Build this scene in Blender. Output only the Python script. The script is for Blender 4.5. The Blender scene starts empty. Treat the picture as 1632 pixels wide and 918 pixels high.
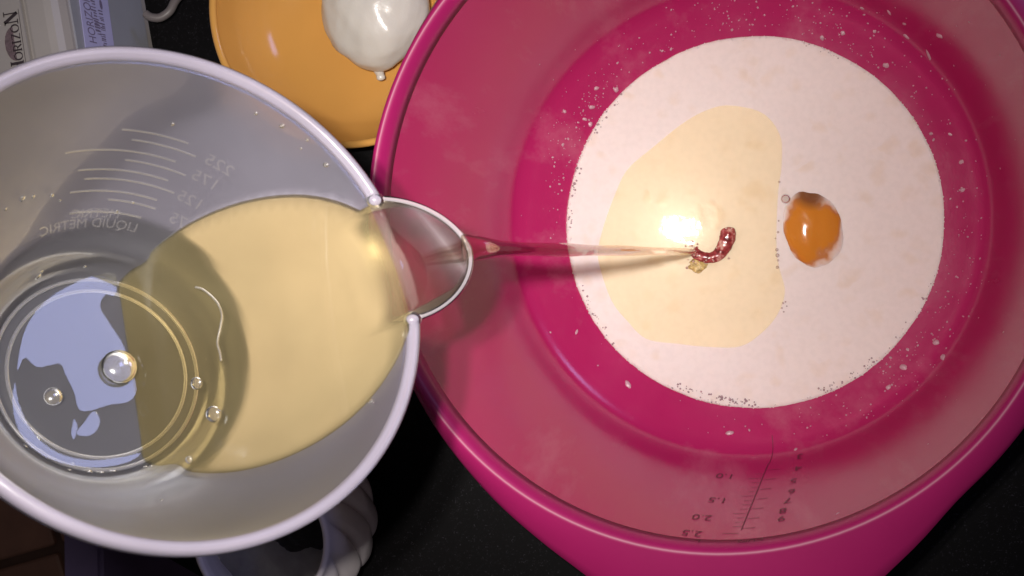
import bpy, bmesh, math, random
import numpy as np
from mathutils import Vector, Matrix, noise
from mathutils.bvhtree import BVHTree

random.seed(7)
sc = bpy.context.scene
COL = sc.collection
R_ = math.radians

# ------------------------------------------------------------------ camera
FPX, IW, IH = 1800.0, 1632.0, 918.0          # focal length in photo pixels, photo size
CAMH = 0.497                                  # lens height above the counter (m)
NAD = (1130.0, 395.0)                         # where straight-down falls in the photo
PPX, PPY = IW / 2, IH / 2
_d = Vector((NAD[0] - PPX, -(NAD[1] - PPY), -FPX)).normalized()
RC = _d.rotation_difference(Vector((0, 0, -1))).to_matrix()
EYE = Vector((0, 0, CAMH))
cam_data = bpy.data.cameras.new("camera")
cam = bpy.data.objects.new("camera", cam_data)
COL.objects.link(cam)
cam.location = EYE
cam.rotation_euler = RC.to_euler()
cam_data.sensor_width = 36.0
cam_data.lens = 36.0 * FPX / IW
cam_data.clip_start = 0.01
cam_data.clip_end = 20
cam_data.dof.use_dof = True                   # slight phone-lens softness
cam_data.dof.focus_distance = 0.42
cam_data.dof.aperture_fstop = 45
sc.camera = cam

# ------------------------------------------------------------------ world, lamps, exposure
w = bpy.data.worlds.new("World")
sc.world = w
w.use_nodes = True
w.node_tree.nodes["Background"].inputs[0].default_value = (0.60, 0.52, 0.55, 1)
w.node_tree.nodes["Background"].inputs[1].default_value = 0.075
sc.view_settings.view_transform = 'Standard'
sc.view_settings.look = 'None'
sc.view_settings.exposure = 0.0
sc.view_settings.gamma = 1.0
sc.cycles.use_denoising = True
sc.cycles.blur_glossy = 0.05
sc.cycles.sample_clamp_indirect = 6.0
sc.cycles.max_bounces = 9
sc.cycles.transparent_max_bounces = 24
sc.cycles.transmission_bounces = 10


def lamp(name, loc, aim, size, energy, col, shape='DISK', size_y=None, spread=None):
    l = bpy.data.lights.new(name, 'AREA')
    l.shape = shape
    l.size = size
    if size_y:
        l.size_y = size_y
    l.energy = energy
    l.color = col
    if spread:
        l.spread = spread
    o = bpy.data.objects.new(name, l)
    COL.objects.link(o)
    o.location = loc
    o.rotation_euler = (Vector(aim) - Vector(loc)).to_track_quat('-Z', 'Y').to_euler()
    return o


FL = Vector((-0.025, 0.016, CAMH))            # twin flash of the phone, a few cm beside its lens
for s in (-1, 1):
    lamp("flash_lamp", FL + Vector((0.0065 * s, -0.001 * s, 0)), (-0.125, -0.01, 0), 0.007, 0.27, (1.0, 0.95, 0.89), spread=R_(80))


def ray(x, y):
    return (RC @ Vector((x - PPX, -(y - PPY), -FPX))).normalized()


def at(x, y, z):
    r = ray(x, y)
    return EYE + r * ((z - CAMH) / r.z)


# ------------------------------------------------------------------ helpers
def link(o, parent=None):
    COL.objects.link(o)
    if parent:
        o.parent = parent
    return o


def tag(o, label, cat=None, group=None, kind=None):
    o["label"] = label
    if cat:
        o["category"] = cat
    if group:
        o["group"] = group
    if kind:
        o["kind"] = kind
    return o


def empty(name, loc=(0, 0, 0)):
    o = bpy.data.objects.new(name, None)
    o.empty_display_size = 0.02
    o.location = loc
    return link(o)


def mesh(name, verts, faces, mat, parent=None, smooth=True):
    me = bpy.data.meshes.new(name)
    me.from_pydata([tuple(v) for v in verts], [], faces)
    me.validate()
    if smooth:
        me.polygons.foreach_set("use_smooth", [True] * len(me.polygons))
    if mat:
        me.materials.append(mat)
    o = bpy.data.objects.new(name, me)
    link(o, parent)
    if parent and parent.type == 'EMPTY' and parent.location.length > 0:
        o.matrix_parent_inverse = Matrix.Translation(parent.location).inverted()
    return o


def recalc(o):
    bm = bmesh.new()
    bm.from_mesh(o.data)
    bmesh.ops.recalc_face_normals(bm, faces=bm.faces)
    bm.to_mesh(o.data)
    bm.free()
    return o


def loft(rings, wrap=True, loop=False, cap0=False, cap1=False):
    """rings: list of equal-length point lists -> verts, faces"""
    n = len(rings[0])
    V = [p for r in rings for p in r]
    F = []
    m = len(rings)
    for i in range(m if loop else m - 1):
        a, b = i * n, ((i + 1) % m) * n
        for j in range(n if wrap else n - 1):
            k = (j + 1) % n
            F.append((a + j, a + k, b + k, b + j))
    if cap0:
        F.append(tuple(reversed(range(n))))
    if cap1:
        F.append(tuple((m - 1) * n + j for j in range(n)))
    return V, F


def catmull(pts, n=8, closed=False):
    pts = [Vector(p) for p in pts]
    out = []
    m = len(pts)
    for i in range(m if closed else m - 1):
        if closed:
            p0, p1, p2, p3 = pts[i - 1], pts[i], pts[(i + 1) % m], pts[(i + 2) % m]
        else:
            p0, p1, p2, p3 = pts[max(i - 1, 0)], pts[i], pts[i + 1], pts[min(i + 2, m - 1)]
        for k in range(n):
            t = k / n
            out.append(0.5 * ((2 * p1) + (p2 - p0) * t + (2 * p0 - 5 * p1 + 4 * p2 - p3) * t * t + (3 * p1 - p0 - 3 * p2 + p3) * t ** 3))
    if not closed:
        out.append(pts[-1])
    return out


def tube(path, rad, n=12, flat=None, up=Vector((0, 0, 1)), caps=True):
    """rad: number or list; flat: list of (side, up) scale factors"""
    rings = []
    m = len(path)
    for i, p in enumerate(path):
        t = (path[min(i + 1, m - 1)] - path[max(i - 1, 0)]).normalized()
        s = t.cross(up)
        if s.length < 1e-6:
            s = t.cross(Vector((1, 0, 0)))
        s.normalize()
        u = s.cross(t)
        r = rad[i] if isinstance(rad, (list, tuple)) else rad
        fs, fu = flat[i] if flat else (1, 1)
        rings.append([p + s * (math.cos(2 * math.pi * k / n) * r * fs) + u * (math.sin(2 * math.pi * k / n) * r * fu) for k in range(n)])
    return loft(rings, True, False, caps, caps)


def sphere(c, rx, ry=None, rz=None, nu=16, nv=10, frame=None, fn=None):
    ry = ry or rx
    rz = rz or rx
    V, F = [], []
    for i in range(nv + 1):
        ph = math.pi * i / nv
        for j in range(nu):
            th = 2 * math.pi * j / nu
            d = Vector((math.sin(ph) * math.cos(th), math.sin(ph) * math.sin(th), math.cos(ph)))
            k = fn(d) if fn else 1.0
            v = Vector((d.x * rx, d.y * ry, d.z * rz)) * k
            if frame:
                v = frame @ v
            V.append(Vector(c) + v)
    for i in range(nv):
        for j in range(nu):
            a = i * nu + j
            b = i * nu + (j + 1) % nu
            F.append((a, b, b + nu, a + nu))
    return V, F


def join(parts):
    V, F = [], []
    for v, f in parts:
        o = len(V)
        V += list(v)
        F += [tuple(i + o for i in q) for q in f]
    return V, F


def smooth01(a, b, x):
    t = min(1, max(0, (x - a) / (b - a)))
    return t * t * (3 - 2 * t)


# ------------------------------------------------------------------ materials
def mat(name):
    m = bpy.data.materials.new(name)
    m.use_nodes = True
    nt = m.node_tree
    p = nt.nodes["Principled BSDF"]
    return m, nt, p, nt.nodes["Material Output"]


def setp(p, **k):
    for a, b in k.items():
        a = a.replace('_', ' ')
        if isinstance(b, tuple) and len(b) == 3 and 'Color' in a:
            b = (*b, 1)
        p.inputs[a].default_value = b


def nnoise(nt, scale, detail=4, rough=0.5, vec='Object', stretch=None):
    tc = nt.nodes.new('ShaderNodeTexCoord')
    n = nt.nodes.new('ShaderNodeTexNoise')
    n.inputs['Scale'].default_value = scale
    n.inputs['Detail'].default_value = detail
    n.inputs['Roughness'].default_value = rough
    if stretch:
        mp = nt.nodes.new('ShaderNodeMapping')
        mp.inputs['Scale'].default_value = stretch
        nt.links.new(tc.outputs[vec], mp.inputs[0])
        nt.links.new(mp.outputs[0], n.inputs['Vector'])
    else:
        nt.links.new(tc.outputs[vec], n.inputs['Vector'])
    return n


def ramp(nt, src, stops, interp='LINEAR'):
    r = nt.nodes.new('ShaderNodeValToRGB')
    r.color_ramp.interpolation = interp
    el = r.color_ramp.elements
    while len(el) < len(stops):
        el.new(0.5)
    for e, (pos, c) in zip(el, stops):
        e.position = pos
        e.color = (*c, 1) if isinstance(c, tuple) else (c, c, c, 1)
    nt.links.new(src, r.inputs[0])
    return r


def bump(nt, src, strength, dist, p):
    b = nt.nodes.new('ShaderNodeBump')
    b.inputs['Strength'].default_value = strength
    b.inputs['Distance'].default_value = dist
    nt.links.new(src, b.inputs['Height'])
    nt.links.new(b.outputs[0], p.inputs['Normal'])
    return b


def plain(name, col, rough=0.5, var=0.12, scale=60, bmp=0.0, spec=0.5, **k):
    m, nt, p, o = mat(name)
    setp(p, Roughness=rough, **k)
    p.inputs['Specular IOR Level'].default_value = spec
    n = nnoise(nt, scale)
    r = ramp(nt, n.outputs[0], [(0.3, tuple(c * (1 - var) for c in col)), (0.7, tuple(min(1, c * (1 + var)) for c in col))])
    nt.links.new(r.outputs[0], p.inputs['Base Color'])
    if bmp:
        n2 = nnoise(nt, scale * 12, 3)
        bump(nt, n2.outputs[0], bmp, 0.0005, p)
    return m


def clear_mix(name, tint, cloud_col, cloud, rough=0.02, haze_w=0.0, haze_r=0.2, ior=1.47, bscale=0, bstr=0):
    """clear coloured liquid film: straight-through tint + a little cloud + Fresnel gloss"""
    m, nt, p, out = mat(name)
    nt.nodes.remove(p)
    N, L = nt.nodes, nt.links
    tr = N.new('ShaderNodeBsdfTransparent')
    tr.inputs[0].default_value = (*tint, 1)
    df = N.new('ShaderNodeBsdfDiffuse')
    df.inputs[0].default_value = (*cloud_col, 1)
    m1 = N.new('ShaderNodeMixShader')
    if hasattr(cloud, '__call__'):
        L.new(cloud(nt), m1.inputs[0])
    else:
        m1.inputs[0].default_value = cloud
    L.new(tr.outputs[0], m1.inputs[1])
    L.new(df.outputs[0], m1.inputs[2])
    gl = N.new('ShaderNodeBsdfGlossy')
    gl.inputs['Roughness'].default_value = rough
    fr = N.new('ShaderNodeFresnel')
    fr.inputs[0].default_value = ior
    m2 = N.new('ShaderNodeMixShader')
    L.new(fr.outputs[0], m2.inputs[0])
    L.new(m1.outputs[0], m2.inputs[1])
    L.new(gl.outputs[0], m2.inputs[2])
    last = m2
    gl2 = None
    if haze_w:
        gl2 = N.new('ShaderNodeBsdfGlossy')
        gl2.inputs['Roughness'].default_value = haze_r
        m3 = N.new('ShaderNodeMixShader')
        m3.inputs[0].default_value = haze_w
        L.new(last.outputs[0], m3.inputs[1])
        L.new(gl2.outputs[0], m3.inputs[2])
        last = m3
    if bstr:
        n = nnoise(nt, bscale, 3)
        b = N.new('ShaderNodeBump')
        b.inputs['Strength'].default_value = bstr
        b.inputs['Distance'].default_value = 0.0005
        L.new(n.outputs[0], b.inputs['Height'])
        for q in (gl, gl2, fr):
            if q:
                L.new(b.outputs[0], q.inputs['Normal'])
    L.new(last.outputs[0], out.inputs[0])
    return m


# pink bowl plastic
M_pink, nt, p, _o = mat("pink_plastic")
n = nnoise(nt, 9, 5)
r = ramp(nt, n.outputs[0], [(0.3, (0.35, 0.010, 0.084)), (0.7, (0.40, 0.016, 0.104))])
ns_ = nnoise(nt, 38, 6, 0.65, stretch=(1, 1, 0.22))          # dried milky smears
rs_ = ramp(nt, ns_.outputs[0], [(0.54, 0.0), (0.78, 0.34)])
mxs = nt.nodes.new('ShaderNodeMixRGB')
nt.links.new(rs_.outputs[0], mxs.inputs[0])
nt.links.new(r.outputs[0], mxs.inputs[1])
mxs.inputs[2].default_value = (0.55, 0.22, 0.28, 1)
nt.links.new(mxs.outputs[0], p.inputs['Base Color'])
n2 = nnoise(nt, 30, 6, 0.7, stretch=(1, 1, 0.25))
r2 = ramp(nt, n2.outputs[0], [(0.3, 0.13), (0.75, 0.30)])
nt.links.new(r2.outputs[0], p.inputs['Roughness'])
n3 = nnoise(nt, 900, 3)
bump(nt, n3.outputs[0], 0.10, 0.0003, p)
setp(p, Subsurface_Weight=0.0)

M_pinkrim = plain("pink_plastic_rim", (0.32, 0.010, 0.098), 0.42, 0.06, 20, 0.05, 0.35)
M_mark = plain("engraved_magenta", (0.10, 0.003, 0.022), 0.5)

# milky batter
M_milk, nt, p, _o = mat("milky_batter")
tc = nt.nodes.new('ShaderNodeTexCoord')
nw = nnoise(nt, 60, 3)
vm = nt.nodes.new('ShaderNodeMixRGB')                # warp so that the lumps are not round dots
vm.inputs[0].default_value = 0.02
nt.links.new(tc.outputs['Object'], vm.inputs[1])
nt.links.new(nw.outputs['Color'], vm.inputs[2])
vo = nt.nodes.new('ShaderNodeTexVoronoi')
vo.inputs['Scale'].default_value = 120
nt.links.new(vm.outputs[0], vo.inputs['Vector'])
ls = ramp(nt, vo.outputs['Distance'], [(0.10, 1.0), (0.55, 0.0)], 'EASE')
lk = ramp(nt, vo.outputs['Color'], [(0.25, 0.0), (0.85, 1.0)])
lm = nt.nodes.new('ShaderNodeMath')
lm.operation = 'MULTIPLY'
nt.links.new(ls.outputs[0], lm.inputs[0])
nt.links.new(lk.outputs[0], lm.inputs[1])
r = ramp(nt, lm.outputs[0], [(0.0, (0.82, 0.71, 0.685)), (1.0, (0.78, 0.645, 0.575))])
bump(nt, lm.outputs[0], 0.06, 0.0006, p)
n2 = nnoise(nt, 420, 3, 0.5)
mx = nt.nodes.new('ShaderNodeMixRGB')
mx.blend_type = 'MULTIPLY'
mx.inputs[0].default_value = 0.25
r2 = ramp(nt, n2.outputs[0], [(0.35, 0.85), (0.6, 1.0)])
nt.links.new(r.outputs[0], mx.inputs[1])
nt.links.new(r2.outputs[0], mx.inputs[2])
nt.links.new(mx.outputs[0], p.inputs['Base Color'])
p.inputs['Specular IOR Level'].default_value = 0.05
setp(p, Roughness=0.20, Subsurface_Weight=0.35, Subsurface_Radius=(1.0, 0.75, 0.6), Subsurface_Scale=0.0025)

M_drop = plain("milk_drop", (0.50, 0.27, 0.33), 0.35, 0.1, 300)
M_oilfilm = clear_mix("oil_slick_clear", (0.99, 0.955, 0.83), (0.88, 0.79, 0.56), 0.15, 0.02, bscale=230, bstr=0.10)


def cloudn(lo, hi, sc_):
    def f(nt):
        n = nnoise(nt, sc_, 3)
        return ramp(nt, n.outputs[0], [(0.3, lo), (0.7, hi)]).outputs[0]
    return f


M_jugoil = clear_mix("jug_oil_clear", (0.92, 0.82, 0.55), (0.58, 0.51, 0.28), cloudn(0.04, 0.09, 25), 0.02, bscale=60, bstr=0.05)
M_spoutoil = clear_mix("spout_oil_clear", (0.97, 0.92, 0.86), (0.6, 0.45, 0.3), 0.03, 0.02, bscale=80, bstr=0.06)
M_wetted, nt, p, out_ = mat("oil_against_plastic")
nt.nodes.remove(p)
_t = nt.nodes.new('ShaderNodeBsdfTransparent')
_t.inputs[0].default_value = (0.99, 0.98, 0.95, 1)
nt.links.new(_t.outputs[0], out_.inputs[0])
M_film = clear_mix("oil_film_clear", (0.97, 0.96, 0.9), (0.5, 0.5, 0.5), 0.02, 0.015, bscale=45, bstr=0.03)
M_bubble = clear_mix("bubble_skin", (0.92, 0.91, 0.88), (0.6, 0.55, 0.5), 0.08, 0.02, 0.05, 0.2, ior=1.6)
M_foam = plain("dark_bubble", (0.38, 0.26, 0.28), 0.08, 0.2, 200)

# oil stream: clear glassy liquid
M_stream, nt, p, _o = mat("oil_stream_clear")
setp(p, Base_Color=(1.0, 0.93, 0.80), Roughness=0.02, Transmission_Weight=1.0, IOR=1.45)
n = nnoise(nt, 220, 2, stretch=(0.15, 1, 1))
bump(nt, n.outputs[0], 0.2, 0.0006, p)

_tr = nt.nodes.new('ShaderNodeBsdfTransparent')
_tr.inputs[0].default_value = (1.0, 0.95, 0.86, 1)
_mx = nt.nodes.new('ShaderNodeMixShader')
_mx.inputs[0].default_value = 0.5
nt.links.new(_tr.outputs[0], _mx.inputs[1])
nt.links.new(p.outputs[0], _mx.inputs[2])
nt.links.new(_mx.outputs[0], _o.inputs[0])

M_swirl, nt, p, _o = mat("swirl_refracted_red")  # red refracted through the oil is put into the base colour
n = nnoise(nt, 480, 3, 0.5)
r = ramp(nt, n.outputs[0], [(0.36, (0.14, 0.022, 0.02)), (0.55, (0.34, 0.050, 0.050)), (0.70, (0.60, 0.32, 0.26))])
nt.links.new(r.outputs[0], p.inputs['Base Color'])
setp(p, Roughness=0.08)
bump(nt, n.outputs[0], 0.5, 0.0006, p)
M_curd = plain("olive_curd", (0.55, 0.38, 0.14), 0.2, 0.35, 500, 0.3)

# yolk, partly veiled by milk
M_yolk, nt, p, _o = mat("egg_yolk")
tc = nt.nodes.new('ShaderNodeTexCoord')
sep = nt.nodes.new('ShaderNodeSeparateXYZ')
nt.links.new(tc.outputs['Object'], sep.inputs[0])
n = nnoise(nt, 70, 3, 0.6)
ma = nt.nodes.new('ShaderNodeMath')
ma.operation = 'MULTIPLY_ADD'
nt.links.new(n.outputs[0], ma.inputs[0])
ma.inputs[1].default_value = -0.0062
nt.links.new(sep.outputs[2], ma.inputs[2])
rr = nt.nodes.new('ShaderNodeMapRange')
rr.inputs[1].default_value = -0.0016
rr.inputs[2].default_value = 0.0003
nt.links.new(ma.outputs[0], rr.inputs[0])
r = ramp(nt, rr.outputs[0], [(0.0, (0.78, 0.65, 0.61)), (0.30, (0.70, 0.46, 0.34)), (0.55, (0.52, 0.20, 0.07)), (0.9, (0.60, 0.21, 0.025))])
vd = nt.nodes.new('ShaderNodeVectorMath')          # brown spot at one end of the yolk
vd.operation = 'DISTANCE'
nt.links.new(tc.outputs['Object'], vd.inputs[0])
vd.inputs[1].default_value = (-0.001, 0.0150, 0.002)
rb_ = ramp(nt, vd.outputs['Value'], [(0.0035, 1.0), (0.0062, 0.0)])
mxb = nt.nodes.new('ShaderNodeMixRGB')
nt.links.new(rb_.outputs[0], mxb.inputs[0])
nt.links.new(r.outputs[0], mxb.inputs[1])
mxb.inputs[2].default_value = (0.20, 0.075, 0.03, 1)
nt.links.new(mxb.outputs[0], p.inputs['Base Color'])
setp(p, Roughness=0.10, Subsurface_Weight=0.25, Subsurface_Radius=(1, 0.4, 0.1), Subsurface_Scale=0.003)


# frosted jug plastic; attribute "clear" lowers diffuse at foot and spout, lifts it under the oil
def jug_plastic(name, dif0, trn0, clr0, dif1, tint=(0.56, 0.53, 0.65), rough=0.3, oil_lit=None):
    m, nt, p, out = mat(name)
    nt.nodes.remove(p)
    N, L = nt.nodes, nt.links
    n = nnoise(nt, 40, 4)
    rc = ramp(nt, n.outputs[0], [(0.3, tuple(c * 0.84 for c in tint)), (0.7, tint)])
    df = N.new('ShaderNodeBsdfDiffuse')
    tl = N.new('ShaderNodeBsdfTranslucent')
    L.new(rc.outputs[0], df.inputs[0])
    L.new(rc.outputs[0], tl.inputs[0])
    m1 = N.new('ShaderNodeMixShader')
    m1.inputs[0].default_value = trn0
    L.new(df.outputs[0], m1.inputs[1])
    L.new(tl.outputs[0], m1.inputs[2])
    tr = N.new('ShaderNodeBsdfTransparent')
    tr.inputs[0].default_value = (0.97, 0.97, 0.98, 1)
    rf = N.new('ShaderNodeBsdfRefraction')
    rf.inputs['Roughness'].default_value = 0.45
    rf.inputs['IOR'].default_value = 1.06
    m2 = N.new('ShaderNodeMixShader')
    a2 = N.new('ShaderNodeAttribute')
    a2.attribute_name = "thin"
    mr2 = N.new('ShaderNodeMapRange')
    mr2.inputs[3].default_value = clr0
    mr2.inputs[4].default_value = 0.96
    L.new(a2.outputs['Fac'], mr2.inputs[0])
    L.new(mr2.outputs[0], m2.inputs[0])
    L.new(rf.outputs[0], m2.inputs[1])
    L.new(tr.outputs[0], m2.inputs[2])
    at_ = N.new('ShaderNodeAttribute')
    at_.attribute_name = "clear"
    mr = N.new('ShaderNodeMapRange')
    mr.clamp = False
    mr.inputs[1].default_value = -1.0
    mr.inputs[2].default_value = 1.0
    mr.inputs[3].default_value = 2 * dif0 - dif1 if oil_lit is None else oil_lit
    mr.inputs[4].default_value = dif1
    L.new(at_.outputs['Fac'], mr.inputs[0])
    mx_ = N.new('ShaderNodeMath')           # brightness of the lit oil area, put into the wall as extra diffuse
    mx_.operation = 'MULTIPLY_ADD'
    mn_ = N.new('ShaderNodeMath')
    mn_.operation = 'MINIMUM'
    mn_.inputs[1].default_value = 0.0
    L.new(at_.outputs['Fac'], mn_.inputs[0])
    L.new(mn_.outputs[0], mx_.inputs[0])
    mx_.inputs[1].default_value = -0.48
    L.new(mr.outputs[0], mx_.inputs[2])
    m3 = N.new('ShaderNodeMixShader')
    L.new(mx_.outputs[0], m3.inputs[0])
    L.new(m2.outputs[0], m3.inputs[1])
    L.new(m1.outputs[0], m3.inputs[2])
    gl = N.new('ShaderNodeBsdfGlossy')
    mr3 = N.new('ShaderNodeMapRange')
    mr3.inputs[3].default_value = rough
    mr3.inputs[4].default_value = min(0.7, rough + 0.3)
    L.new(at_.outputs['Fac'], mr3.inputs[0])
    L.new(mr3.outputs[0], gl.inputs['Roughness'])
    fr = N.new('ShaderNodeFresnel')
    fr.inputs[0].default_value = 1.38
    m4 = N.new('ShaderNodeMixShader')
    L.new(fr.outputs[0], m4.inputs[0])
    L.new(m3.outputs[0], m4.inputs[1])
    L.new(gl.outputs[0], m4.inputs[2])
    n2 = nnoise(nt, 75, 3)
    b = N.new('ShaderNodeBump')
    b.inputs['Strength'].default_value = 0.3
    b.inputs['Distance'].default_value = 0.0008
    L.new(n2.outputs[0], b.inputs['Height'])
    L.new(b.outputs[0], gl.inputs['Normal'])
    L.new(m4.outputs[0], out.inputs[0])
    return m


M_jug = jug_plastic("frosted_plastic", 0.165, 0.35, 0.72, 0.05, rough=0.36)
M_jugrim = jug_plastic("frosted_plastic_thick", 0.42, 0.25, 0.3, 0.42, (0.58, 0.52, 0.64))
M_emboss = jug_plastic("embossed_plastic", 0.13, 0.2, 0.7, 0.13, (0.70, 0.66, 0.66))

M_dish = plain("yellow_glaze", (0.56, 0.28, 0.070), 0.13, 0.06, 15)
M_white = plain("white_cream", (0.62, 0.57, 0.52), 0.22, 0.06, 60, 0.12, Subsurface_Weight=0.3, Subsurface_Radius=(1, .8, .6), Subsurface_Scale=0.003)
M_box = plain("cream_plastic", (0.33, 0.30, 0.29), 0.38, 0.05, 30, 0.1)
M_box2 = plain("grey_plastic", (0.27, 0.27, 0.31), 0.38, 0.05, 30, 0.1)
M_ink = plain("dark_print", (0.035, 0.025, 0.03), 0.5)
M_inkp = plain("purple_print", (0.10, 0.055, 0.075), 0.5, 0.3, 700)
M_stick = plain("lilac_sticker", (0.40, 0.38, 0.62), 0.4, 0.05, 40)
M_smudge = plain("faded_print", (0.16, 0.13, 0.22), 0.5)
M_cable = plain("grey_cable", (0.14, 0.12, 0.12), 0.45)
M_mug = plain("white_porcelain", (0.84, 0.77, 0.80), 0.22, 0.04, 30)
M_black = plain("black_uneven", (0.006, 0.005, 0.005), 0.7, 0.3, 300, 0.5)
M_tile = plain("brown_tile", (0.19, 0.09, 0.06), 0.55, 0.3, 12, 0.1)
M_grout = plain("dark_grout", (0.07, 0.035, 0.025), 0.9)
M_blue = plain("dark_blue_paint", (0.11, 0.08, 0.17), 0.4, 0.1, 20)

# black speckled counter
M_cnt, nt, p, _o = mat("black_speckled_laminate")
tc = nt.nodes.new('ShaderNodeTexCoord')
vo = nt.nodes.new('ShaderNodeTexVoronoi')
vo.inputs['Scale'].default_value = 900
nt.links.new(tc.outputs['Object'], vo.inputs['Vector'])
vr = ramp(nt, vo.outputs['Color'], [(0.62, 0.0), (0.95, 1.0)])
n = nnoise(nt, 1500, 2)
nr = ramp(nt, n.outputs[0], [(0.52, 0.0), (0.66, 1.0)])
mm = nt.nodes.new('ShaderNodeMath')
mm.operation = 'MULTIPLY'
nt.links.new(vr.outputs[0], mm.inputs[0])
nt.links.new(nr.outputs[0], mm.inputs[1])
cr = ramp(nt, mm.outputs[0], [(0.0, (0.0022, 0.0018, 0.0022)), (1.0, (0.03, 0.027, 0.034))])
nt.links.new(cr.outputs[0], p.inputs['Base Color'])
setp(p, Roughness=0.5)
p.inputs['Specular IOR Level'].default_value = 0.12

# ------------------------------------------------------------------ setting: counter and floor far below
poly = [at(330, 925, 0), at(-80, 690, 0), Vector((-0.75, 0.05, 0)), Vector((-0.75, 0.7, 0)), Vector((0.8, 0.7, 0)), Vector((0.8, -0.6, 0)),
        Vector((at(330, 925, 0).x + 0.02, -0.6, 0))]
V = [Vector((q.x, q.y, 0.0)) for q in poly] + [Vector((q.x, q.y, -0.04)) for q in poly]
k = len(poly)
F = [tuple(range(k)), tuple(reversed(range(k, 2 * k)))] + [(i, k + i, k + (i + 1) % k, (i + 1) % k) for i in range(k)]
cnt = recalc(mesh("countertop", V, F, M_cnt, None, False))
tag(cnt, "black speckled countertop under the bowls", kind="structure")

FZ = -0.88
fl = mesh("floor", [(-2.2, -1.6, FZ - .006), (1.2, -1.6, FZ - .006), (1.2, 1.6, FZ - .006), (-2.2, 1.6, FZ - .006)], [(0, 1, 2, 3)], M_grout, None, False)
tag(fl, "brown tiled floor far below the counter", kind="structure")
tc0 = at(96, 873, FZ)
ang = R_(17)
ex = Vector((math.cos(ang), math.sin(ang), 0))
ey = Vector((-math.sin(ang), math.cos(ang), 0))
S = 0.26
tme = None
for i in range(-4, 4):
    for j in range(-3, 4):
        c0 = tc0 + ex * (S * i + S / 2) + ey * (S * j + S / 2)
        if tme is None:
            h = S / 2 - 0.006
            bm = bmesh.new()
            bmesh.ops.create_cube(bm, size=1, matrix=Matrix.Diagonal((2 * h, 2 * h, 0.012, 1)))
            bmesh.ops.bevel(bm, geom=bm.edges[:], offset=0.003, segments=1, affect='EDGES')
            tme = bpy.data.meshes.new("floor_tile")
            bm.to_mesh(tme)
            bm.free()
            tme.materials.append(M_tile)
        o = bpy.data.objects.new("floor_tile", tme)
        link(o, fl)
        o.location = (c0.x, c0.y, FZ - 0.003)
        o.rotation_euler.z = ang

# dark blue post standing on the floor beside the counter
pz = -0.45
pa, pb = at(103, 905, pz), at(165, 905, pz)
hw = (pb - pa).length / 2
pc = (pa + pb) / 2
bm = bmesh.new()
bmesh.ops.create_cube(bm, size=1, matrix=Matrix.Translation((0, 0, (pz + FZ) / 2)) @ Matrix.Diagonal((2 * hw, 0.22, pz - FZ, 1)))
bmesh.ops.bevel(bm, geom=bm.edges[:], offset=0.004, segments=2, affect='EDGES')
me = bpy.data.meshes.new("floor_cabinet")
bm.to_mesh(me)
bm.free()
me.materials.append(M_blue)
o = link(bpy.data.objects.new("floor_cabinet", me))
o.location = (pc.x, pc.y, 0.0035)
tag(o, "narrow dark blue cabinet standing on the brown tiles below the counter", "cabinet")

# ------------------------------------------------------------------ pink mixing bowl
CB = Vector((0.0147, 0.0104))                 # base centre
CR = Vector((-0.0015, 0.0127))                # rim centre (bowl leans a little to its handle side)
ZR = 0.100
IN = [(0.0, .0040), (.02, .0042), (.04, .0060), (.058, .0088), (.070, .0115), (.0766, .0135), (.084, .0162), (.0895, .0185), (.0925, .0198), (.0950, .0214), (.0970, .0238), (.0990, .0290), (.1015, .0390), (.1045, .0500), (.1075, .0610), (.1105, .0720), (.1135, .0830), (.1160, .0920), (.1168, .0950)]
OUT = [(.1192, .0945), (.1186, .0880), (.1150, .0720), (.1095, .0530), (.1040, .0350), (.0985, .0200), (.0920, .0090), (.0850, .0030), (.0835, .0), (.0800, .0), (.0790, .0016), (.04, .0014), (.0, .0014)]


def bcen(z):
    t = (z - 0.02) / (ZR - 0.02)
    t = max(0.0, min(1.05, t))
    return CB.lerp(CR, t)


def bring(r, z, n=160):
    c = bcen(z)
    return [Vector((c.x + r * math.cos(2 * math.pi * k / n), c.y + r * math.sin(2 * math.pi * k / n), z)) for k in range(n)]


def dense(prof, m=3):
    q = catmull([(a, b, 0) for a, b in prof], m)
    return [(max(0.0, v.x), v.y) for v in q]


bowl = empty("mixing_bowl", (CB.x, CB.y, 0))
tag(bowl, "large pink plastic mixing bowl holding the milky batter", "bowl")
prof = dense(IN) + dense(OUT, 2)
V, F = loft([bring(max(r, 1e-5), z) for r, z in prof])
body = mesh("bowl_body", V, F, M_pink, bowl)
recalc(body)
bowl_bvh = BVHTree.FromPolygons(V, F)


def hit_bowl(x, y):
    loc, nrm, idx, d = bowl_bvh.ray_cast(EYE, ray(x, y))
    if nrm is not None and nrm.dot(ray(x, y)) > 0:
        nrm = -nrm
    return loc, nrm


# rim flange with the pouring lip; its outline is the bowl's real outer edge in plan
outl = [(604, 236), (634, 123), (699, 0), (800, -130), (960, -240), (1150, -280), (1340, -250), (1500, -170), (1620, -60), (1700, 70), (1745, 230), (1748, 380),
        (1715, 540), (1632, 682), (1520, 800), (1405, 920), (1310, 1010), (1230, 1050), (1150, 1058), (1060, 1022), (945, 922), (850, 852), (750, 755), (700, 691), (664, 630), (628, 540), (604, 440), (596, 340)]
op = [at(x, y, 0.094) for x, y in outl]
NT = 160
cang = sorted([(math.atan2(q.y - CR.y, q.x - CR.x), math.hypot(q.x - CR.x, q.y - CR.y)) for q in op])
aa = np.array([a for a, _ in cang])
rr_ = np.array([b for _, b in cang])
aa = np.concatenate([aa - 2 * math.pi, aa, aa + 2 * math.pi])
rr_ = np.concatenate([rr_, rr_, rr_])
th = np.array([2 * math.pi * k / NT for k in range(NT)])
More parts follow.
